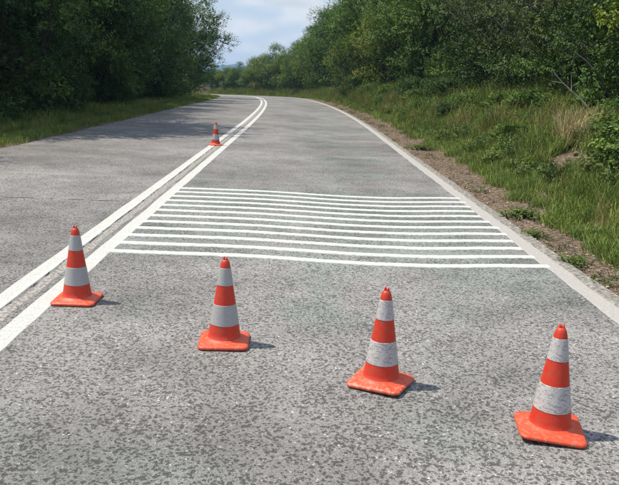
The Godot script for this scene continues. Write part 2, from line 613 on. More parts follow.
func cone_base(warp: float) -> ArrayMesh:
	var rings := []
	for e in [[0.126, 0.03, 0.0035], [0.134, 0.034, 0.004], [0.1375, 0.036, 0.009], [0.137, 0.036, 0.0155], [0.1335, 0.036, 0.0205], [0.127, 0.038, 0.0235], [0.112, 0.06, 0.0275], [0.102, 0.101, 0.033], [0.0955, 0.0954, 0.0400], [0.080, 0.0799, 0.0425]]:
		rings.append(square_ring(e[0], e[1], e[2]))
	var st := SurfaceTool.new()
	st.begin(Mesh.PRIMITIVE_TRIANGLES)
	st.set_smooth_group(0)
	var bend := func(p: Vector3) -> Vector3:
		return p + Vector3(0, warp * (p.x * p.z) * 30.0 * smoothstep(0.06, 0.14, maxf(absf(p.x), absf(p.z))) + absf(warp) * 0.5, 0)
	for i in rings.size() - 1:
		var n: int = rings[i].size()
		for k in n:
			var q := (k + 1) % n
			var v := [rings[i][k], rings[i + 1][k], rings[i + 1][q], rings[i][q]]
			for t in [0, 2, 1, 0, 3, 2]:
				st.set_uv(Vector2(v[t].x / 0.28 + 0.5, v[t].z / 0.28 + 0.5))
				st.add_vertex(bend.call(v[t]))
	# underside
	var n0: int = rings[0].size()
	for k in n0:
		st.set_uv(Vector2(0.5, 0.5))
		st.add_vertex(Vector3(0, 0.0035, 0)); st.add_vertex(bend.call(rings[0][k])); st.add_vertex(bend.call(rings[0][(k + 1) % n0]))
	st.generate_normals()
	return st.commit()

func make_cone(where: Vector3, turn: float, label: String, warp: float, base_mat: String, band_mat: String, body_mat: String) -> Node3D:
	var t := base("traffic_cone", where, turn)
	tag(t, label, "traffic cone", "orange and white traffic cones on the road")
	obj("base", cone_base(warp), M[base_mat], t)
	var r := func(y: float) -> float: return lerpf(0.0885, 0.0290, (y - 0.05) / 0.385)
	# body: foot fillet, straight taper, shoulder and rounded cap
	obj("cone_body", lathe([Vector2(0.0955, 0.0395), Vector2(0.0905, 0.043), Vector2(r.call(0.07), 0.07), Vector2(r.call(0.2), 0.2), Vector2(r.call(0.32), 0.32), Vector2(r.call(0.44), 0.44)], 40), M[body_mat], t)
	obj("cap", lathe([Vector2(0.0287, 0.436), Vector2(0.0278, 0.440), Vector2(0.0245, 0.456), Vector2(0.0205, 0.468), Vector2(0.0150, 0.476), Vector2(0.006, 0.479), Vector2(0.0003, 0.4795)], 32), M[body_mat], t)
	# two moulded lugs on the tip
	for s in [-1.0, 1.0]:
		var b := SurfaceTool.new()
		b.begin(Mesh.PRIMITIVE_TRIANGLES)
		b.set_smooth_group(0)
		var prof := [[0.0082, 0.472], [0.0080, 0.480], [0.0074, 0.487], [0.0052, 0.493], [0.0006, 0.4955]]
		for i in prof.size() - 1:
			for k in 10:
				var a0 := TAU * k / 10
				var a1 := TAU * (k + 1) / 10
				var pt := func(e: Array, a: float) -> Vector3: return Vector3(s * 0.0070 + e[0] * cos(a) * 0.72, e[1] - (0.003 if s > 0.0 else 0.0), e[0] * sin(a) * 1.25)
				var v := [pt.call(prof[i], a0), pt.call(prof[i + 1], a0), pt.call(prof[i + 1], a1), pt.call(prof[i], a1)]
				for q in [0, 2, 1, 0, 3, 2]: b.add_vertex(v[q])
		b.generate_normals()
		obj("tip_lug", b.commit(), M[body_mat], t)
	for span in [[0.118, 0.232], [0.338, 0.434]]:
		var y0: float = span[0]
		var y1: float = span[1]
		obj("reflective_band", lathe([Vector2(r.call(y0) - 0.0008, y0), Vector2(r.call(y0) + 0.0012, y0 + 0.0006), Vector2(r.call(y0 + 0.003) + 0.0012, y0 + 0.003), Vector2(r.call(y0 + 0.008) + 0.0012, y0 + 0.008), Vector2(r.call((y0 + y1) * 0.5) + 0.0012, (y0 + y1) * 0.5), Vector2(r.call(y1 - 0.008) + 0.0012, y1 - 0.008), Vector2(r.call(y1 - 0.003) + 0.0012, y1 - 0.003), Vector2(r.call(y1) + 0.0012, y1 - 0.0006), Vector2(r.call(y1) - 0.0008, y1)], 40), M[band_mat], t)
	return t

# ------------------------------------------------------------------ plants
func leaf_at(g: Geo, p: Vector3, along: Vector3, nrm: Vector3, len_: float, wid: float, col: Color) -> void:
	var side := along.cross(nrm).normalized() * wid * 0.5
	var mid := p + along * len_ * 0.5
	var dip := nrm * wid * 0.16
	var tip := p + along * len_ - nrm * len_ * 0.12
	var a := mid + side + dip
	var b := mid - side + dip
	var n1 := (tip - p).cross(a - p).normalized()
	var n2 := (b - p).cross(tip - p).normalized()
	g.v.append(p); g.v.append(a); g.v.append(tip); g.v.append(p); g.v.append(tip); g.v.append(b)
	g.n.append(n1); g.n.append(n1); g.n.append(n1); g.n.append(n2); g.n.append(n2); g.n.append(n2)
	for i in 6: g.c.append(col)

func rand_dir() -> Vector3:
	var y := rng.randf_range(-1.0, 1.0)
	var a := rng.randf() * TAU
	var r := sqrt(1.0 - y * y)
	return Vector3(r * cos(a), y, r * sin(a))

func woody(opt: Dictionary) -> Array:
	# [bark mesh, foliage mesh] of a tree or shrub standing at the origin
	rng.seed = opt.seed
	var H: float = opt.h
	var R: float = opt.r
	var low: float = opt.low
	var bark := Geo.new()
	var fol := Geo.new()
	var bc: Color = opt.get("bark", Color(0.07, 0.058, 0.045))
	var stems: int = opt.get("stems", 1)
	var tr: float = opt.get("tr", 0.13)
	var hubs := []
	for s in stems:
		var lean := Vector3(rng.randf_range(-1, 1), 0, rng.randf_range(-1, 1)) * R * (0.16 if stems == 1 else 0.5)
		var foot := Vector3(rng.randf_range(-1, 1), 0, rng.randf_range(-1, 1)) * (0.0 if stems == 1 else R * 0.18)
		var pts := []
		var rad := []
		for i in 7:
			var t := i / 6.0
			pts.append(foot + Vector3(0, -0.25 + (H * 0.82 + 0.25) * t, 0) + lean * t * t + Vector3(sin(t * 7.0 + s) * 0.08, 0, cos(t * 5.0 + s * 2.0) * 0.08) * R * 0.5 * t)
			rad.append(tr / sqrt(stems) * lerpf(1.25, 0.12, pow(t, 0.8)))
		bark.tube(pts, rad, 7, bc)
		hubs.append(pts)
	var mid := (H + low) * 0.5
	var half := (H - low) * 0.5
	var shape := FastNoiseLite.new()
	shape.seed = opt.seed + 9
	shape.frequency = 0.9
	var cols: Array = opt.cols
	var LN: float = opt.leaf
	for ci in int(opt.clumps):
		var dir := rand_dir()
		var rr := pow(rng.randf(), 0.36)
		var lump := 1.0 + 0.38 * shape.get_noise_3d(dir.x * 2.0, dir.y * 2.0, dir.z * 2.0) + 0.1 * rng.randf_range(-1, 1)
		var wide := R * (1.0 - 0.35 * maxf(0.0, dir.y))
		var c := Vector3(dir.x * wide * rr * lump, mid + dir.y * half * rr * (0.92 + 0.12 * lump), dir.z * wide * rr * lump)
		var cr: float = float(opt.cr) * rng.randf_range(0.65, 1.3)
		# limb from the stem to the clump
		var stem: Array = hubs[ci % hubs.size()]
		var ft := clampf((c.y - cr - rng.randf() * R * 0.5) / (H * 0.82), 0.12, 0.95)
		var root: Vector3 = stem[int(ft * 6.0)].lerp(stem[mini(int(ft * 6.0) + 1, 6)], ft * 6.0 - int(ft * 6.0))
		var knee := root.lerp(c, 0.55) + Vector3(rng.randf_range(-0.15, 0.15), -0.10, rng.randf_range(-0.15, 0.15)) * (c - root).length()
		var lr := 0.010 + 0.008 * (c - root).length() * (1.0 if H > 3.0 else 0.5)
		bark.tube([root, knee, c, c + (c - knee).normalized() * cr * 0.6], [lr, lr * 0.7, lr * 0.4, lr * 0.15], 4, bc)
		var tone: Color = cols[rng.randi() % cols.size()]
		tone = tone * rng.randf_range(0.78, 1.22)
		var flat_ := rng.randf_range(0.6, 0.95)
		var nl := int(float(opt.leaves) * cr * cr / (float(opt.cr) * float(opt.cr)))
		# sprays: short twigs with leaves along them
		var sprays := maxi(3, nl / 9)
		for si in sprays:
			var sd := rand_dir()
			if sd.y < -0.25 and rng.randf() < 0.6: sd.y = -sd.y
			var sp := pow(rng.randf(), 0.33) * cr
			var p0 := c + Vector3(sd.x, sd.y * flat_, sd.z) * sp
			var grow := (sd + Vector3(0, 0.25, 0) + rand_dir() * 0.6).normalized()
			var face := (Vector3(0, 0.55, 0) + sd * 0.95 + rand_dir() * 0.3).normalized()
			for li in 9:
				var q := p0 + grow * (li - 4) * LN * 0.42
				var al := (grow * 0.5 + rand_dir()).normalized()
				var nm := (face + rand_dir() * 0.38).normalized()
				al = (al - nm * al.dot(nm)).normalized()
				var v := rng.randf_range(0.72, 1.28)
				leaf_at(fol, q, al, nm, LN * rng.randf_range(0.7, 1.25), LN * float(opt.get("broad", 0.6)) * rng.randf_range(0.75, 1.2), Color(tone.r * v, tone.g * v, tone.b * v))
	return [bark.build(), fol.build()]

func plant(called: String, meshes: Array, label: String, category: String, group: String, where: Vector3, turn: float, size: Vector3, names := ["trunk", "crown"]) -> Node3D:
	var t := base(called, where, turn)
	t.scale = size
	tag(t, label, category, group)
	obj(names[0], meshes[0], M.bark, t)
	obj(names[1], meshes[1], M.leaf, t)
	return t

func tuft(sd: int, blades: int, h: float, spread: float, width: float, droop: float, cols: Array) -> ArrayMesh:
	rng.seed = sd
	var g := Geo.new()
	for b in blades:
		var a := rng.randf() * TAU
		var foot := Vector3(cos(a), 0, sin(a)) * spread * sqrt(rng.randf()) + Vector3(0, -0.03, 0)
		var la := rng.randf() * TAU
		var out := Vector3(cos(la), 0, sin(la))
		var hh := h * rng.randf_range(0.5, 1.15)
		var lean := droop * rng.randf_range(0.2, 1.2) * hh
		var col: Color = cols[rng.randi() % cols.size()] * rng.randf_range(0.75, 1.25)
		var side := Vector3(-out.z, 0, out.x).rotated(Vector3.UP, rng.randf_range(-0.8, 0.8)) * width * rng.randf_range(0.6, 1.2)
		var p1 := foot + Vector3(0, hh * 0.55, 0) + out * lean * 0.35
		var p2 := foot + Vector3(0, hh * 0.9, 0) + out * lean * 0.8
		var p3 := foot + Vector3(0, hh * (1.0 - 0.25 * droop), 0) + out * lean * 1.25
		var nn := (p1 - foot).cross(side).normalized()
		var lv := [foot - side, foot + side, p1 + side * 0.85, p1 - side * 0.85, p2 + side * 0.5, p2 - side * 0.5, p3]
		for t in [0, 1, 2, 0, 2, 3, 3, 2, 4, 3, 4, 5, 5, 4, 6]:
			g.v.append(lv[t]); g.n.append(nn); g.c.append(col)
	return g.build()

func scatter(called: String, mesh: Mesh, places: Array, label: String, category: String) -> void:
	var mm := MultiMesh.new()
	mm.transform_format = MultiMesh.TRANSFORM_3D
	mm.use_colors = true
	mm.mesh = mesh
	mm.instance_count = places.size()
	for i in places.size():
		mm.set_instance_transform(i, places[i][0])
		mm.set_instance_color(i, places[i][1])
	var o := MultiMeshInstance3D.new()
	o.multimesh = mm
	o.material_override = M.blade
	o.name = numbered(called)
	add_child(o)
	tag(o, label, category, "", "stuff")

func build_grass() -> void:
	var G1 := [Color(0.155, 0.24, 0.055), Color(0.21, 0.29, 0.07), Color(0.11, 0.19, 0.048), Color(0.265, 0.315, 0.095)]
	var G2 := [Color(0.34, 0.27, 0.13), Color(0.4, 0.32, 0.17), Color(0.26, 0.24, 0.1), Color(0.17, 0.19, 0.065)]
	var tall := [tuft(1, 26, 0.42, 0.13, 0.0055, 0.8, G1), tuft(2, 24, 0.32, 0.15, 0.0068, 1.1, G1)]
	var short := tuft(3, 30, 0.17, 0.11, 0.004, 0.8, G1)
	var straw := tuft(4, 34, 0.5, 0.11, 0.0028, 0.45, G2)
	var low := tuft(5, 22, 0.09, 0.10, 0.006, 1.2, [Color(0.07, 0.12, 0.035), Color(0.09, 0.13, 0.04)])
	var A := [[], []]
	var S := []
	var W := []
	var Lw := []
	rng.seed = 77
	var put := func(u: float, d: float, s: float) -> Array:
		var b := Basis(Vector3.UP, rng.randf() * TAU).scaled(Vector3(s, s * rng.randf_range(0.75, 1.2), s))
		var k := rng.randf_range(0.62, 1.3)
		return [Transform3D(b, G(u, d)), Color(k * rng.randf_range(0.9, 1.15), k, k * rng.randf_range(0.8, 1.1))]
	# right bank
	for i in 36000:
		var d := 2.5 + pow(rng.randf(), 1.5) * 100.0
		var u := 2.9 + pow(rng.randf(), 0.9) * 7.5
		var n := fbm.get_noise_2d((u + road_x(d)) * 7.0, -d * 7.0)
		var n2 := fbm.get_noise_2d(u * 3.0 + 400.0, d * 3.0)
		var edge := 2.84 + 0.22 * smooth(6.0, 14.0, d) + 0.3 * n
		var s := lerpf(0.8, 1.35, smooth(8.0, 45.0, d)) * (0.62 + 0.9 * smooth(-0.35, 0.4, fbm.get_noise_2d(u * 14.0 + 90.0, d * 9.0)))
		if u < edge + 0.1: continue
		if Vector2((u - 4.1) / 0.4, (d - 10.7) / 0.9).length() < 0.9 or Vector2((u - 4.6) / 0.42, (d - 11.9) / 0.6).length() < 0.8: continue
		if Vector2((u - 3.85) / 0.5, (d - 9.9) / 1.3).length() < 1.0: s *= 0.5
		if u < edge + 0.35:
			if rng.randf() < 0.8: S.append(put.call(u, d, s))
			continue
		if n2 > 0.22 and rng.randf() < 0.45 or rng.randf() < 0.045:
			W.append(put.call(u, d, s * lerpf(0.6, 1.0, smooth(edge + 0.3, edge + 1.0, u))))
		else:
			A[i % 2].append(put.call(u, d, s * lerpf(0.55, 1.05, smooth(edge + 0.3, edge + 1.1, u))))
	for i in 6500:
		var d := 3.0 + pow(rng.randf(), 1.2) * 20.0
		var u := 2.75 + pow(rng.randf(), 1.4) * 2.6
		var n := fbm.get_noise_2d((u + road_x(d)) * 7.0, -d * 7.0)
		var edge := 2.84 + 0.22 * smooth(6.0, 14.0, d) + 0.3 * n
		if u < edge or fbm.get_noise_2d(u * 17.0 + 70.0, d * 10.0) < -0.12 or Vector2((u - 4.1) / 0.4, (d - 10.7) / 0.9).length() < 0.9: continue
		if u < edge + 0.5: S.append(put.call(u, d, rng.randf_range(0.7, 1.2)))
		elif i % 11 == 0: W.append(put.call(u, d, rng.randf_range(0.4, 0.75)))
		else: A[i % 2].append(put.call(u, d, rng.randf_range(0.4, 0.85)))
	# left verge
	for i in 18000:
		var d := 6.0 + pow(rng.randf(), 1.3) * 94.0
		var u := -5.45 - pow(rng.randf(), 1.1) * 5.5
		var n := fbm.get_noise_2d((u + road_x(d)) * 7.0, -d * 7.0)
		if u > -5.75 - 0.35 * n and rng.randf() < 0.85: continue
		if u > -6.3: S.append(put.call(u, d, 1.1))
		elif rng.randf() < 0.1: W.append(put.call(u, d, 0.8))
		else: A[i % 2].append(put.call(u, d, lerpf(0.7, 1.15, smooth(-6.2, -7.4, u))))
	# sparse low weeds along the earth strip
	for i in 900:
		var d := 2.5 + pow(rng.randf(), 1.2) * 45.0
		var u := 2.36 + rng.randf() * 0.85
		if fbm.get_noise_2d(u * 20.0, d * 11.0 + 60.0) > 0.12: Lw.append(put.call(u, d, rng.randf_range(0.4, 1.0)))
	# broad-leaved herbs between the grass, and grit on the earth
	var herb: Mesh = woody({"seed": 120, "h": 0.3, "r": 0.22, "low": 0.02, "clumps": 16, "cr": 0.085, "leaves": 40, "leaf": 0.042, "broad": 0.65, "cols": [Color(0.12, 0.19, 0.05), Color(0.15, 0.21, 0.055), Color(0.09, 0.155, 0.05)], "tr": 0.004, "stems": 4})[1]
	var herbs := []
	rng.seed = 131
	for i in 4000:
		var right_side := rng.randf() < 0.72
		var d := 4.0 + pow(rng.randf(), 1.4) * 66.0
		var u := 3.3 + rng.randf() * 4.6 if right_side else -6.2 - rng.randf() * 3.0
		if fbm.get_noise_2d(u * 11.0 + 30.0, d * 6.0) < 0.0: continue
		if Vector2((u - 4.1) / 0.4, (d - 10.7) / 0.9).length() < 0.9: continue
		herbs.append(put.call(u, d, rng.randf_range(0.45, 1.0)))
	scatter("herbs", herb, herbs, "broad leaved wild herbs growing through the verge grass", "weeds")
	var bit := SphereMesh.new()
	bit.radius = 0.5
	bit.height = 0.7
	bit.radial_segments = 6
	bit.rings = 3
	var grit := []
	for i in 5000:
		var d := 2.5 + pow(rng.randf(), 1.3) * 30.0
		var u := 2.36 + pow(rng.randf(), 1.3) * 1.1 if i % 5 else -5.45 - rng.randf() * 0.6
		var sz := 0.006 + 0.022 * pow(rng.randf(), 3.0)
		var k := rng.randf_range(0.2, 0.42)
		grit.append([Transform3D(Basis.from_euler(Vector3(rng.randf(), rng.randf() * TAU, rng.randf())).scaled(Vector3(sz * 1.4, sz * 0.8, sz)), G(u, d, sz * 0.15)), Color(k, k * 0.86, k * 0.72)])
	var dead := Geo.new()
	dead.tri(Vector3(-0.5, 0.1, 0), Vector3(0, 0, 0.28), Vector3(0.5, 0.16, 0))
	dead.tri(Vector3(-0.5, 0.1, 0), Vector3(0.5, 0.16, 0), Vector3(0.05, 0.05, -0.3))
	var litter := []
	for i in 2600:
		var d := 2.5 + pow(rng.randf(), 1.3) * 24.0
		var u := 2.38 + rng.randf() * 1.3 if i % 5 else -5.5 - rng.randf() * 0.8
		var sz := rng.randf_range(0.015, 0.05)
		var k := rng.randf_range(0.1, 0.42)
		litter.append([Transform3D(Basis.from_euler(Vector3(rng.randf_range(-0.5, 0.5), rng.randf() * TAU, rng.randf_range(-0.5, 0.5))).scaled(Vector3.ONE * sz), G(u, d, 0.006)), Color(k, k * 0.8, k * 0.55)])
	scatter("leaf_litter", dead.build(), litter, "dry leaves and straw bits lying on the earth strip", "litter")
	scatter("gravel", bit, grit, "loose grit on the brown earth beside the road", "gravel")
	for k in 2:
		scatter("grass", tall[k], A[k], ["long green grass on the verge banks", "drooping green grass mixed along the verges"][k], "grass")
	scatter("short_grass", short, S, "short grass at the edge of the bare earth", "grass")
	scatter("straw_grass", straw, W, "dry straw coloured grass among the green on the bank", "grass")
	scatter("creeping_weeds", low, Lw, "low weeds creeping over the brown earth strip", "weeds")

func build_plants() -> void:
	var DARK := [Color(0.06, 0.112, 0.036), Color(0.08, 0.14, 0.042), Color(0.05, 0.094, 0.036)]
	var MIDG := [Color(0.10, 0.172, 0.042), Color(0.128, 0.195, 0.047), Color(0.08, 0.148, 0.045)]
	var LITE := [Color(0.16, 0.205, 0.045), Color(0.13, 0.19, 0.045), Color(0.19, 0.215, 0.05)]
	var OLIV := [Color(0.11, 0.145, 0.06), Color(0.095, 0.13, 0.055), Color(0.135, 0.16, 0.075)]
	var V := {}
	V.dark1 = woody({"seed": 101, "h": 8.4, "r": 3.2, "low": 0.4, "clumps": 72, "cr": 1.15, "leaves": 900, "leaf": 0.105, "cols": DARK, "tr": 0.15})
	V.dark2 = woody({"seed": 102, "h": 7.4, "r": 2.9, "low": 0.3, "clumps": 64, "cr": 1.08, "leaves": 860, "leaf": 0.10, "cols": DARK, "tr": 0.13})
	V.mid1 = woody({"seed": 103, "h": 8.8, "r": 3.3, "low": 0.4, "clumps": 74, "cr": 1.18, "leaves": 900, "leaf": 0.105, "cols": MIDG, "tr": 0.15})
	V.mid2 = woody({"seed": 104, "h": 7.0, "r": 2.8, "low": 0.2, "clumps": 62, "cr": 1.05, "leaves": 820, "leaf": 0.10, "cols": MIDG, "tr": 0.12})
	V.lite = woody({"seed": 105, "h": 5.6, "r": 2.5, "low": 0.2, "clumps": 52, "cr": 0.92, "leaves": 640, "leaf": 0.10, "cols": LITE, "tr": 0.10})
	V.open = woody({"seed": 106, "h": 8.6, "r": 3.1, "low": 0.6, "clumps": 64, "cr": 0.95, "leaves": 560, "leaf": 0.115, "cols": MIDG, "tr": 0.14})
	V.scrub = woody({"seed": 107, "h": 5.6, "r": 2.5, "low": 0.1, "clumps": 120, "cr": 0.7, "leaves": 240, "leaf": 0.06, "cols": OLIV, "tr": 0.08, "stems": 5, "bark": Color(0.12, 0.11, 0.095)})
	V.thick = woody({"seed": 113, "h": 2.9, "r": 1.5, "low": 0.05, "clumps": 44, "cr": 0.6, "leaves": 380, "leaf": 0.08, "cols": MIDG, "tr": 0.05, "stems": 5})
	V.thick2 = woody({"seed": 114, "h": 2.6, "r": 1.5, "low": 0.05, "clumps": 44, "cr": 0.6, "leaves": 380, "leaf": 0.075, "cols": DARK, "tr": 0.05, "stems": 5})
	V.bush1 = woody({"seed": 108, "h": 1.5, "r": 0.95, "low": 0.02, "clumps": 48, "cr": 0.36, "leaves": 260, "leaf": 0.065, "cols": DARK, "tr": 0.03, "stems": 5})
	V.bush2 = woody({"seed": 109, "h": 1.1, "r": 0.8, "low": 0.01, "clumps": 42, "cr": 0.3, "leaves": 240, "leaf": 0.058, "cols": MIDG, "tr": 0.025, "stems": 5})
	V.broad = woody({"seed": 110, "h": 0.95, "r": 0.62, "low": 0.02, "clumps": 40, "cr": 0.2, "leaves": 110, "leaf": 0.058, "broad": 0.72, "cols": [Color(0.10, 0.16, 0.035), Color(0.13, 0.19, 0.045), Color(0.08, 0.135, 0.03)], "tr": 0.02, "stems": 6})
	V.oak = woody({"seed": 111, "h": 4.3, "r": 1.8, "low": 0.55, "clumps": 84, "cr": 0.42, "leaves": 190, "leaf": 0.085, "broad": 0.7, "cols": [Color(0.13, 0.2, 0.035), Color(0.17, 0.225, 0.04), Color(0.10, 0.16, 0.03)], "tr": 0.06})
	V.weed = woody({"seed": 112, "h": 0.15, "r": 0.24, "low": 0.0, "clumps": 30, "cr": 0.07, "leaves": 48, "leaf": 0.026, "cols": [Color(0.12, 0.18, 0.05), Color(0.15, 0.205, 0.06)], "tr": 0.004, "stems": 6})
	rng.seed = 900

	# the wood along the left verge: front row
	var left := [["dark1", -11.4, 12.0, 1.0], ["dark2", -10.5, 16.6, 1.0], ["dark1", -9.0, 20.4, 1.22], ["mid1", -9.8, 26.0, 1.0], ["dark2", -9.5, 31.5, 1.05], ["mid2", -9.6, 37.0, 1.1], ["dark1", -9.6, 43.0, 1.0], ["open", -9.3, 49.5, 1.0], ["open", -8.3, 58.0, 1.02], ["mid2", -8.6, 68.0, 1.0]]
	for i in left.size():
		var a: Array = left[i]
		plant("broadleaf_tree", V[a[0]], "dark leafy tree along the left verge, %s in its row from the camera" % ORD[i], "tree", "trees of the wood on the left", G(a[1], a[2]), rng.randf() * TAU, Vector3.ONE * float(a[3]))
	var back := [["dark2", -15.0, 19.0, 1.15], ["dark1", -15.5, 26.0, 1.15], ["mid1", -15.0, 33.0, 1.1], ["dark1", -15.2, 40.5, 1.15], ["dark2", -14.5, 49.0, 1.2], ["mid1", -14.0, 59.0, 1.05], ["dark1", -21.0, 30.0, 1.2], ["dark2", -22.0, 46.0, 1.3], ["dark1", -21.0, 62.0, 1.2]]
	for i in back.size():
		var a: Array = back[i]
		plant("broadleaf_tree", V[a[0]], "dark tree behind the first row of the left wood, %s from the camera" % ORD[i], "tree", "trees deeper in the left wood", G(a[1], a[2]), rng.randf() * TAU, Vector3.ONE * float(a[3]))
	# bushes under the left wood
	for i in 16:
		var d := 12.5 + i * 3.0 + rng.randf_range(-0.6, 0.6)
		var s := rng.randf_range(0.75, 1.1)
		plant("bush", V[["thick2", "bush1", "thick2", "thick"][i % 4]], "shaded bush under the left trees, %s from the camera" % ORD[i], "bush", "bushes under the left wood", G(-8.3 - rng.randf() * 0.8, d), rng.randf() * TAU, Vector3(s, s * rng.randf_range(0.7, 1.05), s), ["stems", "foliage"])

	# right wood, from the near end to the bend
	var right := [["oak", 6.45, 12.6, 1.05, "young yellow green tree on the bank overhanging the top right corner"],
		["scrub", 8.3, 16.0, 1.1, "grey green twiggy scrub tree on the right bank behind the pale dead branch"],
		["scrub", 7.4, 20.0, 1.05, "twiggy olive scrub tree on the right bank, second from the camera"],
		["scrub", 7.3, 24.6, 1.15, "twiggy olive scrub tree on the right bank beside the dense dark trees"],
		["mid2", 11.6, 15.5, 1.15, "green tree behind the yellow green one at the top right"],
		["mid2", 11.2, 20.0, 1.15, "green tree behind the nearest scrub tree on the right bank"],
		["dark2", 10.8, 26.0, 1.1, "dark tree behind the second scrub tree on the right bank"],
		["dark1", 7.6, 30.2, 1.0, "dense dark tree standing at the middle of the right wood"],
		["mid2", 6.9, 35.0, 1.0, "green tree on the right of the road, next beyond the dense dark one"],
		["mid1", 7.2, 40.5, 0.98, "tall green tree on the right, behind the sunlit yellow green tree"],
		["lite", 5.6, 44.0, 0.95, "yellow green sunlit tree at the front of the right wood"],
		["mid1", 6.4, 49.0, 1.02, "tall green tree whose crown reaches the sky gap on the right"],
		["dark2", 6.0, 55.5, 1.1, "dark tree on the right beyond the yellow green one near the bend"],
		["lite", 5.6, 62.0, 0.85, "small yellow green tree at the right end of the bend hedge"],
		["dark1", 12.5, 33.0, 1.15, "dark tree in the back row of the right wood, first from the camera"],
		["mid1", 12.8, 40.0, 1.15, "green tree in the back row of the right wood, second from the camera"],
		["dark1", 12.4, 47.5, 1.2, "dark tree in the back row of the right wood, third from the camera"],
		["mid1", 11.0, 56.0, 1.15, "green tree in the back row of the right wood, fourth from the camera"]]
	for i in 14:
		var d := 15.5 + i * 3.3 + rng.randf_range(-0.5, 0.5)
		var s := rng.randf_range(0.8, 1.15)
		plant("thicket_bush", V[["thick2", "thick", "thick2"][i % 3]], "tall tangled bush at the foot of the right wood, %s from the camera" % ORD[i], "bush", "thicket under the right wood", G(6.5 + rng.randf() * 0.8 - 0.6 * smooth(28.0, 50.0, d), d), rng.randf() * TAU, Vector3(s, s * rng.randf_range(0.8, 1.15), s), ["stems", "foliage"])
	for a in right:
		plant("scrub_tree" if a[0] == "scrub" else "broadleaf_tree", V[a[0]], a[4], "tree", "trees of the wood on the right bank", G(a[1], a[2]), rng.randf() * TAU, Vector3.ONE * float(a[3]))

	# hedge of trees that closes the bend
	var far := [["mid1", 6.0, 69.0, 0.85], ["mid2", 5.9, 75.5, 0.92], ["lite", 5.6, 80.5, 1.0], ["mid1", 5.5, 85.0, 0.66], ["mid2", 5.8, 88.5, 0.64], ["lite", 5.6, 91.0, 0.72], ["mid2", 6.0, 93.5, 0.66], ["lite", 5.8, 96.0, 0.74], ["mid2", 6.5, 98.5, 0.58], ["mid1", 6.6, 101.0, 0.42], ["lite", 6.8, 103.0, 0.6], ["mid2", 7.0, 105.5, 0.5], ["mid1", 10.0, 89.0, 0.68], ["mid2", 11.0, 96.0, 0.72]]
	for i in far.size():
		var a: Array = far[i]
		var x: float = float(a[1]) + road_x(a[2])
		plant("broadleaf_tree", V[a[0]], "small green tree in the hedge that closes the bend, %s from its right end" % ORD[i], "tree", "trees closing the bend", Vector3(x, ground_y(x, -float(a[2])) - 0.15, -float(a[2])), rng.randf() * TAU, Vector3(1.2, 1.22 if i < 8 else 1.0, 1.2) * float(a[3]))

	# shrubs along the right bank
	var shrubs := [["broad", 4.27, 9.15, 1.12, "bright green broad leaved bush at the right edge of the bank"],
		["bush2", 5.0, 22.0, 0.85, "leafy green shrub on the right bank below the scrub trees"],
		["broad", 5.3, 19.0, 0.9, "broad leaved plant with pale leaves on the grassy right bank"],
		["bush1", 5.2, 26.5, 0.85, "dark rounded shrub on the right bank, first beyond the broad leaved plant"],
		["bush1", 4.9, 31.0, 0.9, "dark rounded shrub on the right bank, second beyond the broad leaved plant"],
		["bush2", 4.7, 36.0, 1.0, "green shrub at the foot of the dense dark trees, nearer one"],
		["bush2", 4.6, 42.0, 1.1, "green shrub at the foot of the yellow green tree"],
		["bush1", 4.4, 48.0, 1.2, "dark shrub on the right verge before the bend"],
		["bush2", 6.2, 14.6, 0.8, "small green shrub at the foot of the pale dead branch"],
		["bush2", 4.5, 16.2, 0.62, "low fresh green shrub on the right bank left of the straw tuft"],
		["broad", 4.0, 13.6, 0.62, "small bright leafy plant low on the right bank before the straw tuft"],
		["bush2", 5.6, 17.6, 0.8, "green shrub high on the right bank below the first scrub tree"],
		["bush1", 4.2, 20.4, 0.5, "low dark shrub near the earth strip at mid bank"],
		["bush2", 4.2, 24.6, 0.66, "rounded green shrub close to the earth strip on the right"],
		["broad", 4.6, 28.6, 1.0, "bright leafy shrub farther along the right verge"],
		["bush2", 4.0, 33.5, 0.7, "small green shrub at the grass edge under the dark trees"],
		["bush2", 5.7, 12.4, 0.66, "green shrub behind the straw tuft on the right bank"]]
	for a in shrubs:
		plant("bush", V[a[0]], a[4], "bush", "bushes on the right bank", G(a[1], a[2]), rng.randf() * TAU, Vector3(1.0, 0.78, 1.0) * float(a[3]), ["stems", "foliage"])

	# weeds on the bare earth strip
	var weeds := [[2.62, 8.15, 1.0, "low green weed patch on the earth strip beside the rumble bars"], [2.42, 7.1, 0.55, "small weed at the concrete edge by the nearest rumble bar"], [2.40, 6.0, 0.62, "small weed on the concrete edge nearer than the rumble bars"], [2.75, 16.2, 1.1, "weed patch creeping to the concrete edge far along the earth strip"], [2.9, 7.2, 0.6, "little weed on the earth strip below the long grass"]]
	for a in weeds:
		plant("weed", V.weed, a[3], "weed", "weeds on the earth strip", G(a[0], a[1]), rng.randf() * TAU, Vector3(1.25, 0.62, 1.25) * float(a[2]), ["stems", "foliage"])

	# straw coloured tuft above a scar of bare earth
	var st := tuft(41, 420, 0.55, 0.36, 0.0042, 0.9, [Color(0.48, 0.39, 0.22), Color(0.56, 0.46, 0.27), Color(0.38, 0.31, 0.17)])
	for k in 2:
		var o := obj("straw_tuft", st, M.blade)
		o.position = [G(4.55, 11.9), G(4.95, 12.7)][k]
		o.rotation.y = k * 2.0
		tag(o, ["pale straw coloured dry tuft above the eroded earth on the right bank", "second paler dry tuft, farther up the right bank"][k], "grass tuft", "dry tufts on the bank")
	# clods and stones in the scar
	rng.seed = 61
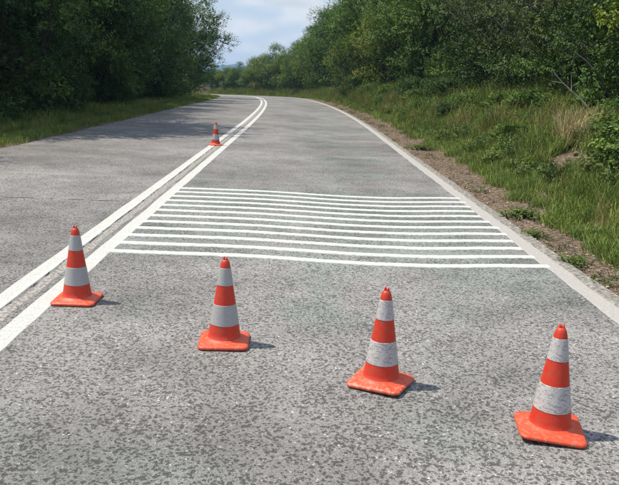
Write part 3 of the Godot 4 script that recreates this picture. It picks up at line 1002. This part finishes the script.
	for k in 4:
		var sp := SphereMesh.new()
		sp.radius = 1.0
		sp.height = 2.0
		sp.radial_segments = 11
		sp.rings = 6
		var arr := sp.get_mesh_arrays()
		var vs: PackedVector3Array = arr[Mesh.ARRAY_VERTEX]
		# cut a rough ball by a few planes
		var cuts := []
		for c in 9: cuts.append([rand_dir(), rng.randf_range(0.45, 0.8)])
		for i in vs.size():
			var q := vs[i]
			for c in cuts:
				var over: float = q.dot(c[0]) - float(c[1])
				if over > 0.0: q -= c[0] * over
			vs[i] = (q + q * 0.1 * fbm.get_noise_3d(q.x * 60.0 + k * 50.0, q.y * 60.0, q.z * 60.0)) * Vector3(1.0, 0.6, 0.8)
		var id: PackedInt32Array = arr[Mesh.ARRAY_INDEX]
		var g := Geo.new()
		for i in id.size() / 3:
			g.tri(vs[id[i * 3]], vs[id[i * 3 + 1]], vs[id[i * 3 + 2]])
		var o := obj("stone", g.build(), M.stone)
		o.position = G([4.15, 3.98, 4.3, 4.05][k], [10.9, 10.4, 11.15, 10.1][k], -0.01)
		o.scale = Vector3.ONE * [0.15, 0.10, 0.12, 0.06][k]
		o.rotation.y = k * 1.7
		tag(o, ["largest broken stone in the bare earth scar under the straw tuft", "stone lying lower and nearer in the earth scar than the largest one", "stone at the upper end of the earth scar, under the straw tuft", "smallest stone at the lower end of the bare earth scar"][k], "stone", "stones in the earth scar")

	# dead branches leaning in the scrub
	var bare := [[Vector3(5.75, 0.0, -14.0), Vector3(-1.05, 1.15, 0.05), 0.022, Color(0.62, 0.59, 0.53), "pale bare dead branch leaning out of the grass before the scrub"],
		[Vector3(6.2, 0.0, -14.1), Vector3(-1.5, 2.2, -0.1), 0.02, Color(0.07, 0.06, 0.05), "thin dark leaning trunk behind the pale dead branch, with a pale broken twig"]]
	for b in bare:
		var g := Geo.new()
		var foot: Vector3 = b[0]
		if foot.y == 0.0: foot.y = ground_y(foot.x, foot.z) - 0.05
		else: foot.y += ground_y(foot.x, foot.z)
		var go: Vector3 = b[1]
		var pts := []
		var rad := []
		for i in 8:
			var t := i / 7.0
			pts.append(go * t + Vector3(0.05 * sin(t * 6.0), 0.06 * sin(t * 4.0), 0.04 * cos(t * 5.0)))
			rad.append(float(b[2]) * lerpf(1.0, 0.3, t))
		g.tube(pts, rad, 6, b[3])
		g.tube([pts[4], pts[4] + go.rotated(Vector3.FORWARD, 0.6) * 0.22], [rad[4] * 0.6, rad[4] * 0.15], 5, b[3])
		g.tube([pts[5], pts[5] + go.rotated(Vector3.FORWARD, -0.7) * 0.16], [rad[5] * 0.6, rad[5] * 0.15], 5, b[3])
		var o := base("dead_branch", foot)
		obj("stem", g.build(), M.bark, o)
		if b[3].r < 0.2:
			var t2 := Geo.new()
			t2.tube([pts[3] + Vector3(-0.01, 0, 0.03), pts[3] + Vector3(-0.2, 0.16, 0.08), pts[3] + Vector3(-0.42, 0.30, 0.07)], [0.011, 0.009, 0.004], 5, Color(0.5, 0.47, 0.42))
			obj("twig", t2.build(), M.bark, o)
		tag(o, b[4], "branch", "bare branches on the right bank")

# ------------------------------------------------------------------ sky
func make_sky() -> Image:
	var w := 1024
	var h := 512
	var f := FastNoiseLite.new()
	f.seed = 4
	f.frequency = 1.6
	f.fractal_octaves = 6
	var im := Image.create(w, h, false, Image.FORMAT_RGBF)
	for j in h:
		var el := (0.5 - (j + 0.5) / h) * PI
		var sy := sin(el)
		for i in w:
			var az := (i + 0.5) / w * TAU
			var c: Color
			if sy < 0.0:
				c = Color(0.34, 0.37, 0.38)
			else:
				c = Color(0.57, 0.65, 0.71).lerp(Color(0.22, 0.38, 0.66), pow(sy, 0.6))
				# a sheet of broken cloud at one height, foreshortened towards the horizon
				var k := 1.0 / (sy + 0.10)
				var n := f.get_noise_2d(cos(az) * cos(el) * k * 0.8, sin(az) * cos(el) * k * 0.8)
				var cov := smoothstep(-0.16, 0.22, n + 0.10)
				var thick := smoothstep(0.1, 0.5, n)
				var cl := Color(0.75, 0.77, 0.79).lerp(Color(0.54, 0.57, 0.6), thick)
				c = c.lerp(cl, cov * 0.72)
			im.set_pixel(i, j, c)
	return im

# ------------------------------------------------------------------ scene
func _ready() -> void:
	fbm.seed = 3
	fbm.frequency = 0.08
	fbm.fractal_octaves = 4
	var cam := Camera3D.new()
	cam.position = Vector3(0, 1.45, 0)
	cam.rotation_degrees = Vector3(-12.802, -1.0146, 2.3)
	cam.fov = 37.228
	cam.near = 0.05
	cam.far = 6000.0
	add_child(cam)
	cam.current = true

	var env := Environment.new()
	env.background_mode = Environment.BG_SKY
	var sm := PanoramaSkyMaterial.new()
	sm.panorama = ImageTexture.create_from_image(make_sky())
	env.sky = Sky.new()
	env.sky.sky_material = sm
	env.tonemap_mode = Environment.TONE_MAPPER_LINEAR
	env.tonemap_exposure = 1.22
	env.fog_enabled = true
	env.fog_density = 0.00035
	env.fog_light_color = Color(0.6, 0.76, 0.95)
	env.sdfgi_enabled = true
	env.ssao_enabled = true
	env.ssil_enabled = true
	var we := WorldEnvironment.new()
	we.environment = env
	add_child(we)

	var sun := DirectionalLight3D.new()
	sun.light_energy = 1.6
	sun.light_color = Color(1.0, 0.955, 0.88)
	sun.light_angular_distance = 0.53
	sun.shadow_enabled = true
	add_child(sun)
	sun.look_at_from_position(Vector3(-0.495, 0.866, -0.07) * 50.0, Vector3.ZERO, Vector3.UP)

	make_materials()
	build_road()
	build_ground()

	make_cone(P(-1.40, 4.45), 0.0, "clean orange and white traffic cone beside the double centre line, leftmost of the near four", 0.0, "base", "band", "orange")
	make_cone(P(-0.385, 3.79), 0.03, "orange and white traffic cone in front of the rumble bars, second from the left", 0.003, "base_b", "band_b", "orange_b")
	make_cone(P(0.437, 3.305), -0.47, "scuffed traffic cone with chipped bands and a turned, scraped base, third from the left", 0.010, "scuffed", "band_dirty", "orange_b")
	make_cone(P(1.12, 2.85), -0.17, "nearest traffic cone with a buckled base, rightmost of all", -0.016, "base_b", "band_scraped", "orange")
	make_cone(P(-1.80, 15.35), 0.3, "distant traffic cone standing on the double centre line beyond the rumble bars", 0.0, "base", "band", "orange")
	build_grass()
	build_plants()
